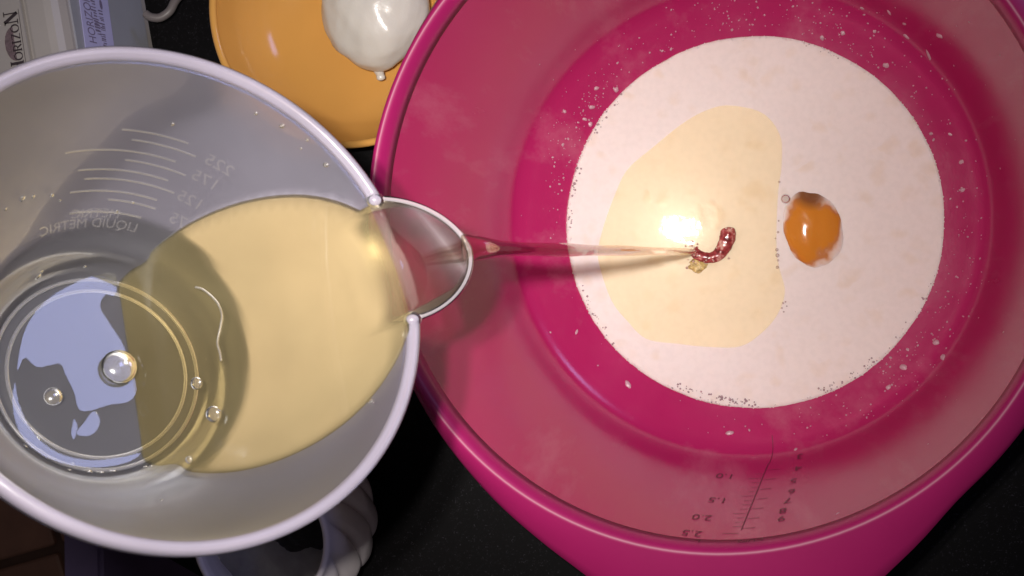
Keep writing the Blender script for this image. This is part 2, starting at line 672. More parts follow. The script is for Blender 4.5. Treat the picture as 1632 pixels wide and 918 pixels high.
ro = np.interp((th + math.pi) % (2 * math.pi) - math.pi, aa, rr_)
ker = np.array([1, 2, 3, 2, 1.]) / 9
ro = np.convolve(np.concatenate([ro[-2:], ro, ro[:2]]), ker, 'valid')
ro = np.maximum(ro, 0.1222)


def rimring(kind):
    out = []
    for k in range(NT):
        a = th[k]
        R0 = {'i0': (.1161, .0928), 'i1': (.1170, .0965), 'i2': (.1180, .0990), 't0': (.1193, .1003), 't1': (.1206, .1002)}.get(kind)
        if R0:
            r, z = R0
        else:
            g = ro[k] - 0.1206
            if kind == 'f0':
                r, z = .1206 + g * .35, .0992
            elif kind == 'f1':
                r, z = .1206 + g * .75, .0972
            elif kind == 'f2':
                r, z = ro[k] - .0006, .0955
            elif kind == 'o0':
                r, z = ro[k], .0938
            elif kind == 'o1':
                r, z = ro[k] - .0002, .0905
            elif kind == 'u0':
                r, z = ro[k] - .0014, .0900
            elif kind == 'u1':
                r, z = ro[k] - .0024, .0925
            elif kind == 'u2':
                r, z = .1200 + max(0, g - .004) * .3, .0955
            else:
                r, z = .1184, .0925
        c_ = bcen(z)
        if R0 is None:
            c_ = c_.lerp(CR, min(1, max(0, (r - .1186) / .004)))
        out.append(Vector((c_.x + r * math.cos(a), c_.y + r * math.sin(a), z)))
    return out


V, F = loft([rimring(q) for q in ('i0', 'i1', 'i2', 't0', 't1', 'f0', 'f1', 'f2', 'o0', 'o1', 'u0', 'u1', 'u2', 'u3')], True, True)
rim = recalc(mesh("bowl_rim", V, F, M_pinkrim, bowl))
rim["label"] = "pink flange with wide pouring lip"

# engraved scale inside the bowl wall ---------------------------------------------------
_gu = np.linspace(-math.pi, math.pi, 721)
inner_prof = dense(IN)
inz = np.array([z for _, z in inner_prof])
inr = np.array([r for r, _ in inner_prof])


def wall_pt(a, z, off=0.0002):
    r = float(np.interp(z, inz, inr)) - off
    c = bcen(z)
    return Vector((c.x + r * math.cos(a), c.y + r * math.sin(a), z))


def wall_uv(x, y):
    loc, _ = hit_bowl(x, y)
    c = bcen(loc.z)
    return math.atan2(loc.y - c.y, loc.x - c.x), loc.z


def text_mesh(s, size, extr=0.0):
    cu = bpy.data.curves.new("t", 'FONT')
    cu.body = s
    cu.size = size
    cu.align_x = 'CENTER'
    cu.align_y = 'CENTER'
    cu.resolution_u = 3
    o = bpy.data.objects.new("t", cu)
    COL.objects.link(o)
    dg = bpy.context.evaluated_depsgraph_get()
    me = bpy.data.meshes.new_from_object(o.evaluated_get(dg))
    bpy.data.objects.remove(o)
    bm = bmesh.new()
    bm.from_mesh(me)
    bmesh.ops.triangulate(bm, faces=bm.faces)
    V = [v.co.copy() for v in bm.verts]
    F = [tuple(v.index for v in f.verts) for f in bm.faces]
    bm.free()
    bpy.data.meshes.remove(me)
    return V, F


def wall_text(s, px, py, h_px, name):
    a, z = wall_uv(px, py)
    r = float(np.interp(z, inz, inr))
    size = h_px * 1.85 * 0.43 / FPX
    V, F = text_mesh(s, size)
    # readable from across the bowl: text's right = clockwise seen from above inside
    V2 = [wall_pt(a - v.x / r, z + v.y * 0.95, 0.00025) for v in V]
    return mesh(name, V2, F, M_mark, bowl, False)


def wall_strip(p0, p1, wpx, name):
    a0, z0 = wall_uv(*p0)
    a1, z1 = wall_uv(*p1)
    n = 10
    A, B = [], []
    hw = wpx * 0.43 / FPX / 2
    for i in range(n + 1):
        t = i / n
        a, z = a0 + (a1 - a0) * t, z0 + (z1 - z0) * t
        d = Vector(((a1 - a0) * .11, z1 - z0, 0)).normalized()
        A.append(wall_pt(a - d.y * hw / .11, z + d.x * hw, .0002))
        B.append(wall_pt(a + d.y * hw / .11, z - d.x * hw, .0002))
    V, F = loft([A, B], False)
    return mesh(name, V, F, M_mark, bowl, False)


def mk(cx, cy):
    return 1040 + cx / 4.173, 680 + cy / 4.173


for s, cx, cy in [("1.0", 485, 330), ("1.5", 435, 490), ("2.0", 330, 605), ("2.5", 262, 710)]:
    wall_text(s, *mk(cx, cy), 14, "scale_number")
wall_text("L", *mk(300, 792), 10, "scale_letter")
for s, cx, cy in [("3", 980, 200), ("4", 968, 278), ("5", 938, 362), ("6", 926, 432), ("7", 900, 492), ("8", 868, 560), ("9", 858, 612)]:
    wall_text(s, *mk(cx, cy), 14, "scale_number")
wall_text("CUPS", *mk(655, 787), 9, "scale_letter")
wall_strip(mk(770, 250), mk(590, 690), 1.6, "scale_line")
wall_strip(mk(795, 60), mk(775, 250), 1.2, "scale_line")
for i in range(7):
    t = i / 6
    x, y = 765 - t * 165, 290 + t * 390
    wall_strip(mk(x, y), mk(x + 85, y - 8), 1.2, "scale_tick")
for i in range(13):
    t = i / 12
    x, y = 745 - t * 150, 315 + t * 350
    ln = 95 if i % 4 == 1 else 60
    wall_strip(mk(x, y), mk(x - ln, y + 3), 1.0, "scale_tick")
wall_strip(mk(572, 712), mk(465, 712), 1.2, "scale_tick")

# ------------------------------------------------------------------ milk pool
MZ = 0.0150
mp = [at(x, y, MZ - .001) for x, y in [(905, 345), (1505, 335), (1205, 65), (1205, 657), (985, 135), (1425, 560), (975, 540), (1420, 140)]]
A = np.array([[2 * q.x, 2 * q.y, 1] for q in mp])
sol = np.linalg.lstsq(A, np.array([q.x ** 2 + q.y ** 2 for q in mp]), rcond=None)[0]
CM = Vector((sol[0], sol[1]))
RM = math.sqrt(sol[2] + sol[0] ** 2 + sol[1] ** 2)


def bowl_z(x, y):
    loc = bowl_bvh.ray_cast(Vector((x, y, 0.09)), Vector((0, 0, -1)))[0]
    return loc.z


def medge(a):
    v = Vector((math.cos(a) * 2.2, math.sin(a) * 2.2, 3.3))
    return RM * (1 + 0.006 * noise.noise(v) + 0.003 * noise.noise(v * 5) + 0.0015 * noise.noise(v * 17))


n = 240
rings = []
for f, zz in [(0.0005, 0), (.3, 0), (.6, 0), (.8, 0), (.9, 0.00005), (.95, .0001), (.975, .0002), (.988, .00045), (.995, .0008)]:
    rings.append([Vector((CM.x + medge(t) * f * math.cos(t), CM.y + medge(t) * f * math.sin(t), MZ - zz)) for t in [2 * math.pi * k / n for k in range(n)]])
er = []
for k in range(n):
    t = 2 * math.pi * k / n
    x, y = CM.x + medge(t) * math.cos(t), CM.y + medge(t) * math.sin(t)
    er.append(Vector((x, y, min(MZ - .0012, bowl_z(x, y) - 0.0003))))
rings.append(er)
rings.append([Vector((CM.x + (q.x - CM.x) * .97, CM.y + (q.y - CM.y) * .97, 0.0125 if False else bowl_z(CM.x + (q.x - CM.x) * .97, CM.y + (q.y - CM.y) * .97) - .0008)) for q in er])
rings.append([Vector((CM.x + (q.x - CM.x) * .5, CM.y + (q.y - CM.y) * .5, .0055)) for q in er])
V, F = loft(rings, True, False, True, True)
milk = recalc(mesh("batter_pool", V, F, M_milk))
tag(milk, "round pool of white milky batter in the bottom of the pink bowl", "batter")

# little dark bubbles along the pool's edge (uncountable froth)
parts = []
bub = []
for (a0, a1, cnt_, lo, hi) in [(R_(160), R_(182), 30, .965, .992), (R_(196), R_(222), 26, .96, .99), (R_(244), R_(272), 70, .945, .99), (R_(292), R_(312), 45, .95, .99),
                               (R_(312), R_(345), 14, .955, .99), (R_(60), R_(75), 7, .97, .99), (R_(128), R_(150), 14, .965, .992)]:
    for i in range(cnt_):
        a = a0 + (a1 - a0) * (0.5 + 0.5 * random.betavariate(1.2, 1.2) * random.choice((-1, 1)))
        f = random.uniform(lo, hi)
        r = random.choice((.00016, .0002, .00026, .00034, .00045)) * (1 if random.random() < .9 else 1.5)
        bub.append((a, f, r))
for a, f, r in bub:
    R = medge(a) * f
    parts.append(sphere((CM.x + R * math.cos(a), CM.y + R * math.sin(a), MZ - r * .2), r, nu=8, nv=5))
V, F = join(parts)
fo = mesh("froth_bubbles", V, F, M_foam, milk)
fo["kind"] = "stuff"

parts = []
for i in range(900):
    a = random.uniform(0, 2 * math.pi)
    if noise.noise(Vector((math.cos(a) * 3, math.sin(a) * 3, 8))) < random.uniform(-.5, .3):
        continue
    f = 1 - abs(random.gauss(0, .010)) - .002
    r = random.uniform(.00016, .00042)
    R = medge(a) * f
    parts.append(sphere((CM.x + R * math.cos(a), CM.y + R * math.sin(a), MZ - .0003 - .0009 * smooth01(.985, 1, f)), r, nu=7, nv=5))
V, F = join(parts)
fo = mesh("pale_froth", V, F, M_milk, milk)
fo["kind"] = "stuff"

# ------------------------------------------------------------------ oil slick on the milk
so = [(1165, 168), (1215, 180), (1243, 215), (1246, 260), (1241, 300), (1238, 350), (1238, 400), (1243, 430), (1251, 465), (1240, 500), (1215, 530), (1180, 552), (1130, 553),
      (1080, 548), (1030, 540), (1000, 512), (975, 480), (957, 430), (953, 400), (962, 360), (980, 310), (1000, 270), (1040, 235), (1090, 195), (1130, 174)]
ol = catmull([at(x, y, MZ + .0005) for x, y in so], 6, True)
oc = sum(ol, Vector()) / len(ol)
rings = []
for f, dz in [(.02, .0010), (.5, .0010), (.80, .0009), (.90, .0007), (.96, .0004), (1.0, .0001)]:
    rings.append([Vector((oc.x + (q.x - oc.x) * f, oc.y + (q.y - oc.y) * f, MZ + dz)) for q in ol])
V, F = loft(rings, True, False, True, False)
o = mesh("oil_slick", V, F, M_oilfilm)
tag(o, "pale yellow slick of oil floating on the white batter", "oil slick")

parts = []  # tiny bubbles added along the slick edge to give glints
for x, y, rp in [(1238, 398, 3), (1239, 407, 3.5), (1240, 415, 2), (1239, 426, 3), (1241, 352, 1.5), (1240, 370, 2), (1242, 290, 2), (1248, 483, 2), (1252, 481, 1.5), (1246, 491, 1.8), (1254, 488, 1.3), (1249, 497, 1.5), (1236, 380, 1.5)]:
    q = at(x, y, MZ + .0004)
    parts.append(sphere(q, rp * .48 / FPX, None, None, 10, 6))
V, F = join(parts)
eb = mesh("edge_glint_bubbles", V, F, M_bubble, o)
eb["kind"] = "stuff"

# ------------------------------------------------------------------ yolk
yc = at(1295, 366, MZ)
yo = []
nu, nv = 40, 16


def yf(d):
    return 1 + .07 * noise.noise(d * 1.7 + Vector((3, 1, 5))) + .04 * noise.noise(d * 4)


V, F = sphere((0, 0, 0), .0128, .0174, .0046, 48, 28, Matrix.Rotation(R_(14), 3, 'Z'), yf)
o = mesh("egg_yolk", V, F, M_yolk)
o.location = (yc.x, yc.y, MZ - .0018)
tag(o, "orange egg yolk half sunk in the white batter", "egg yolk")
# small air bubble beside the yolk
for (x, y, rp) in [(1252, 317, 8)]:
    q = at(x, y, MZ)
    V, F = sphere(q, rp * .48 / FPX, None, rp * .4 / FPX)
    o = mesh("air_bubble", V, F, M_bubble)
    tag(o, "small clear bubble on the batter beside the egg yolk", "bubble")

# ------------------------------------------------------------------ swirl where the stream lands
sp = catmull([at(x, y, MZ + dz) for x, y, dz in [(1159, 362, .0010), (1160, 376, .0014), (1154, 393, .0014), (1143, 407, .0012), (1128, 411, .0011), (1112, 406, .0013), (1104, 398, .0016)]], 8)
m_ = len(sp)
rd = [(.0033 - .0011 * smooth01(0.15, .7, i / m_)) * (math.sin(min(1, (i + .6) / 5) * math.pi / 2)) * (1 + .12 * noise.noise(Vector((i * .35, 0, 0)))) for i in range(m_)]
V, F = tube(sp, rd, 14, [(1, .6)] * m_)
sw = mesh("oil_swirl", V, F, M_swirl)
tag(sw, "dark red bubbly curl of folding oil where the stream lands", "oil swirl")
V, F = sphere(at(1112, 424, MZ + .0008), .0034, .0026, .0010, 24, 12, None, lambda d: 1 + .6 * noise.noise(d * 2.3 + Vector((9, 2, 1))))
mesh("curd", V, F, M_curd, sw)
parts = []
for i in range(46):
    if random.random() < .6:
        q = sp[random.randrange(4, m_)] + Vector((random.gauss(0, .0014), random.gauss(0, .0014), .001))
    else:
        q = at(1110 + random.gauss(0, 9), 408 + random.gauss(0, 10), MZ + .0012)
    parts.append(sphere(q, random.uniform(.0002, .0006), nu=8, nv=5))
V, F = join(parts)
o = mesh("swirl_bubbles", V, F, plain("swirl_bubble_skin", (0.55, 0.36, 0.30), .05, .3, 900), sw)
o["kind"] = "stuff"

# ------------------------------------------------------------------ measuring jug (tilted, pouring)
JL = 0.0645
JC = EYE + ray(297, 452) * 0.25
rb = ray(158, 595)
_o2 = EYE - JC
bq = rb.dot(_o2)
JB = EYE + rb * (-bq + math.sqrt(bq * bq - (_o2.dot(_o2) - JL * JL)))
JA = (JC - JB).normalized()
JE = (Vector((1, 0, 0)) - JA * JA.x).normalized()
JG = JA.cross(JE)
SPA = R_(28.0)                                # spout direction (downhill)
RR = 0.0545


def jp(a, rho, h):
    return JB + JA * h + (JE * math.cos(a) + JG * math.sin(a)) * rho


JIN = [(0, .0006), (.010, .0006), (.0205, .0006), (.0222, .0004), (.0245, .0004), (.0262, .0012), (.0285, .0040), (.0305, .0080), (.0345, .0120), (.0405, .0215), (.0460, .0335), (.0510, .0485), (.0545, .0645)]


def spout(a, h):
    d = (a - SPA + math.pi) % (2 * math.pi) - math.pi
    wd = R_(16.5)
    if abs(d) > wd:
        return 0.0
    t = abs(d) / wd
    s = (1 - t ** 1.7) ** 0.86
    return 0.0212 * s * smooth01(.050, .0655, h) ** 0.8


jang = sorted(set([round(2 * math.pi * k / 150, 6) for k in range(150)] + [round(SPA + R_(-18 + 36 * k / 48), 6) for k in range(49)]))
jang = [a for a in jang if a < 2 * math.pi]
jin = dense(JIN, 5)


def jring(off, r, h):
    return [jp(a, max(1e-5, r + spout(a, h) + off), h) for a in jang]


jug = empty("measuring_jug", JB)
tag(jug, "frosted clear plastic measuring jug tilted to pour oil from its spout", "measuring jug")
TH = .0011
inn = [jring(0, r, h) for r, h in jin]
out = [jring(TH if r > .02 else 0, r, h - (TH if h < .002 else TH * .3)) for r, h in reversed(jin)]
V, F = loft(inn + out)
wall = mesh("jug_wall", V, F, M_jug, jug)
recalc(wall)
innV, innF = loft(inn)
jug_bvh = BVHTree.FromPolygons(innV, innF)


def hit_jug(x, y):
    loc = jug_bvh.ray_cast(EYE, ray(x, y))[0]
    if loc is None:
        return None
    q = loc - JB
    h = q.dot(JA)
    return math.atan2(q.dot(JG), q.dot(JE)), h, (q - JA * h).length


def onbase(x, y, lift):
    r = ray(x, y)
    pt = JB + JA * lift
    return EYE + r * ((pt - EYE).dot(JA) / r.dot(JA))


# free surface of the oil, swilling a little as it pours
OP = onbase(186, 437, .001)
ON = (onbase(224, 700, .001) - OP).cross(jp(SPA, RR, JL + .0022) - OP).normalized()
if ON.z < 0:
    ON = -ON
print("oil plane lean", math.degrees(math.acos(ON.z)), "tilt", math.degrees(math.acos(JA.z)))


def od(q):
    return (q - OP).dot(ON)


# boundary of the clear foot, raised on the spout side to imitate refraction in the oil
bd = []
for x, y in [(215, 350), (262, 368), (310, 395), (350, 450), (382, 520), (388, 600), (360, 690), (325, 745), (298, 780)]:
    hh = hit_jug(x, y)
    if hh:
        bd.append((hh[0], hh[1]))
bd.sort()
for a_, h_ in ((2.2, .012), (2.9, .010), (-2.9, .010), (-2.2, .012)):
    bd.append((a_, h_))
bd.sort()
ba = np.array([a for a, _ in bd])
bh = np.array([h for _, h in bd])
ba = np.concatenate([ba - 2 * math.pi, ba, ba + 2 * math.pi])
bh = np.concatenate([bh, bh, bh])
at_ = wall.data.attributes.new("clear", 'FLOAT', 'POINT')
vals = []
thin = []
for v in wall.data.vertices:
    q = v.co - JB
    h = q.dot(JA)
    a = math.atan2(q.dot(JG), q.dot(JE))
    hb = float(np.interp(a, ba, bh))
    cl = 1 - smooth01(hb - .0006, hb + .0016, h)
    oil_lit = 1 - smooth01(-.0030, -.0004, od(v.co))  # oil-covered wall is lightened to look lit
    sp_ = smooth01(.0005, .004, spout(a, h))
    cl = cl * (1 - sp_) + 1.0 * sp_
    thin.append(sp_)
    vals.append(cl - 1.0 * oil_lit * (1 - cl) * (1 - smooth01(JL - .008, JL - .003, h)))
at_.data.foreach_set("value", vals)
at2 = wall.data.attributes.new("thin", 'FLOAT', 'POINT')
at2.data.foreach_set("value", thin)

# rolled rim outside the spout, ending in two knobs
ra = [SPA + R_(16.6) + (2 * math.pi - R_(33.2)) * k / 150 for k in range(151)]
prof_r = [(.0000, -.0030), (-.0006, -.0005), (.0004, .0010), (.0020, .0013), (.0034, .0004), (.0037, -.0012), (.0034, -.0034), (.0026, -.0034), (.0024, -.0014), (.0012, -.0008)]
rings = [[jp(a, RR + dr, JL + dh) for dr, dh in [(x_ * .72, y_) for x_, y_ in prof_r]] for a in ra]
V, F = loft(rings, True, False, True, True)
jrim = recalc(mesh("jug_rim", V, F, M_jugrim, jug))
parts = []
for s in (-1, 1):
    V, F = sphere(jp(SPA + s * R_(16.4), RR + .0012, JL - .0008), .0022, .0020, .0024, 16, 10)
    mesh("rim_knob", V, F, M_jugrim, jug)
# spout edge bead
pth = []
for k in range(61):
    a = SPA + R_(-16.2 + 32.4 * k / 60)
    pth.append(jp(a, RR + spout(a, JL) + .0004, JL + .0002))
V, F = tube(pth, .0008, 8, None, JA)
sl = mesh("spout_lip", V, F, jug_plastic("frosted_lip", 0.30, 0.2, 0.6, 0.30, (0.75, 0.68, 0.72), 0.12), jug)
# foot rings on the base
for rho, rr2 in ((.0222, .00045), (.0253, .0005)):
    pth = [jp(2 * math.pi * k / 96, rho, .0008) for k in range(96)]
    rings = []
    for k in range(96):
        a = 2 * math.pi * k / 96
        rings.append([jp(a, rho + rr2 * math.cos(q), .0008 + rr2 * math.sin(q)) for q in [2 * math.pi * i / 8 for i in range(8)]])
    V, F = loft(rings, True, True)
    mesh("base_ring", V, F, M_emboss, jug)
# handle on the far side of the spout (held by the hand outside the picture)
ha = SPA + math.pi
hp = catmull([jp(ha, RR + .001, JL - .003), jp(ha, RR + .020, JL - .001), jp(ha, RR + .032, JL - .012), jp(ha, RR + .028, JL - .032), jp(ha, RR + .006, JL - .044), jp(ha, .0385, .024)], 8)
V, F = tube(hp, .0055, 14, [(1.0, .5)] * len(hp), JA)
mesh("handle", V, F, M_jugrim, jug)


# embossed scale on the wall
def jr(h):
    return float(np.interp(h, [q[1] for q in jin[6:]], [q[0] for q in jin[6:]]))


def jug_text(s, px, py, size, rot=0.0):
    a, h, rho = hit_jug(px, py)
    V, F = text_mesh(s, size)
    cr_, sr = math.cos(rot), math.sin(rot)
    V2 = []
    for v in V:
        x, y = v.x * cr_ - v.y * sr, v.x * sr + v.y * cr_
        hh = h + y * .9
        V2.append(jp(a + x / rho, jr(hh) - .0003, hh))
    return mesh("scale_number", V2, F, M_emboss, jug, False)


def jug_arc(p0, p1, wd=.00025):
    a0, h0, _ = hit_jug(*p0)
    a1, h1, _ = hit_jug(*p1)
    if a1 < a0:
        a0, a1 = a1, a0
    h = (h0 + h1) / 2
    h = hit_jug(*p1)[1]
    A_, B_, C_ = [], [], []
    for k in range(25):
        a = a0 + (a1 - a0) * k / 24
        A_.append(jp(a, jr(h - wd) - .0001, h - wd))
        B_.append(jp(a, jr(h) - .00025, h))
        C_.append(jp(a, jr(h + wd) - .0001, h + wd))
    V, F = loft([A_, B_, C_], False)
    mesh("scale_line", V, F, M_emboss, jug)


for p0, p1 in [((190, 218), (300, 228)), ((205, 236), (312, 249)), ((100, 268), (280, 257)), ((195, 266), (296, 279)), ((120, 297), (268, 287)), ((130, 308), (278, 307)),
               ((110, 320), (250, 318)), ((170, 325), (248, 332)), ((110, 348), (225, 346))]:
    jug_arc(p0, p1)
jug_text("225", 350, 262, .0052)
jug_text("175", 328, 286, .0050)
jug_text("125", 304, 318, .0048)
jug_text("75", 284, 350, .0046)
jug_text("METRIC", 152, 338, .0036)
jug_text("LIQUID METRIC", 140, 354, .0036)

# ------------------------------------------------------------------ oil in the jug
rings = [[jp(a, max(1e-5, r - .0003 + spout(a, h)), h + (.0003 if h < .01 else 0.0)) for a in jang] for r, h in jin]
V, F = loft(rings, True, False, True, True)
bm = bmesh.new()
vs = [bm.verts.new(v) for v in V]
for f in F:
    try:
        bm.faces.new([vs[i] for i in f])
    except ValueError:
        pass
bmesh.ops.recalc_face_normals(bm, faces=bm.faces)
res = bmesh.ops.bisect_plane(bm, geom=bm.verts[:] + bm.edges[:] + bm.faces[:], plane_co=OP, plane_no=ON, clear_outer=True)
ed = [e for e in bm.edges if e.is_boundary and all(abs(od(v.co)) < 1e-5 for v in e.verts)]
bv = list({v for e in ed for v in e.verts})
cen = sum((v.co for v in bv), Vector()) / len(bv)
ax_ = ON.orthogonal().normalized()
ay_ = ON.cross(ax_)
bv.sort(key=lambda v: math.atan2((v.co - cen).dot(ay_), (v.co - cen).dot(ax_)))
prev = bv
for f_ in (.97, .9, .75, .5, .2):
    ring = [bm.verts.new(cen + (v.co - cen) * f_) for v in bv]
    for k_ in range(len(bv)):
        bm.faces.new([prev[k_], prev[(k_ + 1) % len(bv)], ring[(k_ + 1) % len(bv)], ring[k_]])
    prev = ring
bm.faces.new(prev)
bmesh.ops.recalc_face_normals(bm, faces=bm.faces)
cutp = JC + (JE * math.cos(SPA) + JG * math.sin(SPA)) * (RR * .965)
bmesh.ops.bisect_plane(bm, geom=bm.verts[:] + bm.edges[:] + bm.faces[:], plane_co=cutp, plane_no=(JE * math.cos(SPA) + JG * math.sin(SPA)))
for f in bm.faces:
    c_ = f.calc_center_median()
    in_spout = (c_ - cutp).dot(JE * math.cos(SPA) + JG * math.sin(SPA)) > 0
    on_top = od(c_) > -1e-5 or abs((c_ - JC).dot(JA)) < 2e-4
    f.material_index = (1 if in_spout else 0) if on_top else 2
    f.smooth = True
me = bpy.data.meshes.new("jug_oil")
bm.to_mesh(me)
bm.free()
me.materials.append(M_jugoil)
me.materials.append(M_spoutoil)
me.materials.append(M_wetted)
oil = link(bpy.data.objects.new("jug_oil", me))
tag(oil, "clear yellow oil lying in the tilted measuring jug", "oil")

# ------------------------------------------------------------------ stream
tip = jp(SPA, RR + .0212, JL)
PA = jp(SPA, RR + .0120, JL - .0016)
PB = jp(SPA, RR + .0190, JL + .0004)
PC = tip + (tip - PA).normalized() * .0022 + Vector((0, 0, .0006))
P1 = at(1108, 401, MZ + .0005)
path, rads, flats = [], [], []
for q, hw_, fl_ in [(PB, .0036, .12), (tip + Vector((0, 0, .0006)), .0040, .30), (PC, .0031, .60)]:
    path.append(q)
    rads.append(hw_)
    flats.append((1, fl_))
ns = 60
for i in range(1, ns + 1):
    s = i / ns
    q = PC.lerp(P1, s)
    q.z = PC.z - (PC.z - P1.z) * (0.15 * s + 0.85 * s * s)
    path.append(q)
    rads.append(.0031 * (1 - smooth01(0, .12, s)) + (.0021 - .0008 * s + .00012 * math.sin(s * 23)) * smooth01(0, .12, s))
    flats.append((1.0, (.60 + .40 * smooth01(0, .12, s)) * (1 + .12 * math.sin(s * 40) * (1 - s))))
V, F = tube(path, rads, 20, flats)
o = mesh("oil_stream", V, F, M_stream)
tag(o, "clear stream of oil falling from the jug spout into the batter", "oil stream")

# ------------------------------------------------------------------ oil film left on the bare part of the jug base
film1 = [(182, 437), (140, 442), (105, 458), (72, 480), (48, 510), (34, 545), (28, 590), (40, 570), (60, 585), (95, 580), (105, 598), (118, 625), (125, 650), (140, 655), (175, 645),
         (205, 640), (218, 620), (208, 580), (196, 548), (185, 530), (172, 510), (160, 488), (168, 470), (184, 470)]
film2 = [(30, 640), (24, 610), (20, 645), (32, 690), (60, 720), (100, 738), (150, 745), (200, 738), (225, 722), (195, 728), (150, 733), (105, 726), (70, 706), (45, 676)]
film3 = [(150, 655), (135, 672), (122, 690), (135, 695), (150, 690), (160, 672)]
film4 = [(118, 668), (114, 690), (118, 700), (124, 680)]
jo = empty("oil_film", onbase(150, 600, .001))
tag(jo, "thin glossy oil film left on the bare round base of the jug", "oil film")
for fo_ in (film1, film2, film3, film4):
    pts = catmull([onbase(x, y, .0018) for x, y in fo_], 5, True)
    bm = bmesh.new()
    vs = [bm.verts.new(q) for q in pts]
    es = [bm.edges.new((vs[i], vs[(i + 1) % len(vs)])) for i in range(len(vs))]
    bmesh.ops.triangle_fill(bm, edges=es, use_beauty=True)
    bmesh.ops.recalc_face_normals(bm, faces=bm.faces)
    ext = bmesh.ops.extrude_face_region(bm, geom=bm.faces[:])
    bmesh.ops.translate(bm, verts=[v for v in ext['geom'] if isinstance(v, bmesh.types.BMVert)], vec=-JA * .0003)
    bmesh.ops.recalc_face_normals(bm, faces=bm.faces)
    me = bpy.data.meshes.new("film_patch")
    bm.to_mesh(me)
    bm.free()
    me.materials.append(M_film)
    o = bpy.data.objects.new("film_patch", me)
    link(o, jo)
    o.matrix_parent_inverse = Matrix.Translation(jo.location).inverted()

# the bluish window that the film mirrors
fc = onbase(118, 600, .002)
vin = (fc - EYE).normalized()
mir = (vin - 2 * vin.dot(JA) * JA).normalized()
wl = lamp("window_lamp", fc + mir * 1.3, fc, 0.30, 2.2, (0.42, 0.48, 1.0), 'SQUARE')

# bubbles and thread in the oil
def surf_pt(x, y):
    r = ray(x, y)
    return EYE + r * ((OP - EYE).dot(ON) / r.dot(ON))


for x, y, rp, lab in [(190, 585, 27, "large clear bubble at the oil's edge on the jug base"), (340, 660, 13, "round flat bubble on the yellow oil near the jug wall"),
                      (85, 632, 14, "clear bubble on the bare dark part of the jug base"), (313, 611, 10, "small ring bubble in the oil beside the jug base rings"),
                      (301, 733, 6, "tiny bubble in the oil below the round flat bubble")]:
    q = surf_pt(x, y) if x > 230 else onbase(x, y, .003)
    dpt = (q - EYE).length
    V, F = sphere(q, rp * dpt / FPX, None, None, 20, 12, None)
    if x in (340, 313, 301):
        fr = JA
        V = [q + (v - q) - Vector((0, 0, 1)) * ((v - q).z * .6) for v in V]
    if x < 230:
        V = [q + (v - q) - JA * ((v - q).dot(JA) * .45) for v in V]
    o = mesh("air_bubble", V, F, M_bubble)
    tag(o, lab, "bubble")
th_ = catmull([surf_pt(x, y) + Vector((0, 0, .0002)) for x, y in [(312, 458), (325, 462), (345, 480), (354, 500), (352, 520), (347, 545), (351, 562), (353, 575)]], 5)
V, F = tube(th_, .0003, 6)
o = mesh("pale_thread", V, F, M_emboss)
tag(o, "thin pale curved thread floating in the jug oil", "thread")

parts = []  # droplets added on the jug wall for their glints
for i, (x, y, rp) in enumerate([(35, 315, 5), (52, 312, 3), (82, 310, 3.5), (95, 318, 2), (8, 332, 3), (212, 322, 2), (60, 440, 5), (65, 432, 3), (135, 424, 2), (28, 690, 2.5), (40, 712, 3), (52, 714, 2.5),
                               (66, 720, 4), (80, 732, 4), (116, 740, 3), (110, 750, 3), (140, 752, 6), (160, 754, 5), (180, 752, 4), (232, 745, 2.5), (241, 744, 2.5), (408, 180, 3), (450, 200, 4), (490, 222, 2.5),
                               (480, 236, 2), (520, 262, 4), (275, 197, 3), (592, 640, 4), (258, 798, 2), (90, 822, 3), (186, 336, 2)]):
    hh = hit_jug(x, y)
    if hh is None:
        continue
    a, h, rho = hh
    q = jp(a, rho - .0002, h)
    nrm = -(JE * math.cos(a) + JG * math.sin(a))
    s_ = (q - EYE).length / FPX
    fr = (nrm * .9 + JA * .4).normalized().to_track_quat('Z', 'Y').to_matrix()
    parts.append(sphere(q, rp * s_ * 1.3, rp * s_, rp * s_ * .5, 12, 8, fr, lambda d: 1 + .25 * noise.noise(d * 2 + Vector((i, 0, 0)))))
V, F = join(parts)
o = mesh("glint_droplets", V, F, M_bubble)
tag(o, "tiny clear oil droplets added inside the frosted jug for glints", "droplets", kind="stuff")

# ------------------------------------------------------------------ milk splashes on the bowl
def drop(loc, nrm, rx, ry, rz, rot, nu=10, nv=6, seed=0):
    fr = nrm.to_track_quat('Z', 'Y').to_matrix() @ Matrix.Rotation(rot, 3, 'Z')
    return sphere(loc - nrm * rz * .25, rx, ry, rz, nu, nv, fr, lambda d: 1 + .35 * noise.noise(d * 1.5 + Vector((seed, seed * .3, 1))))


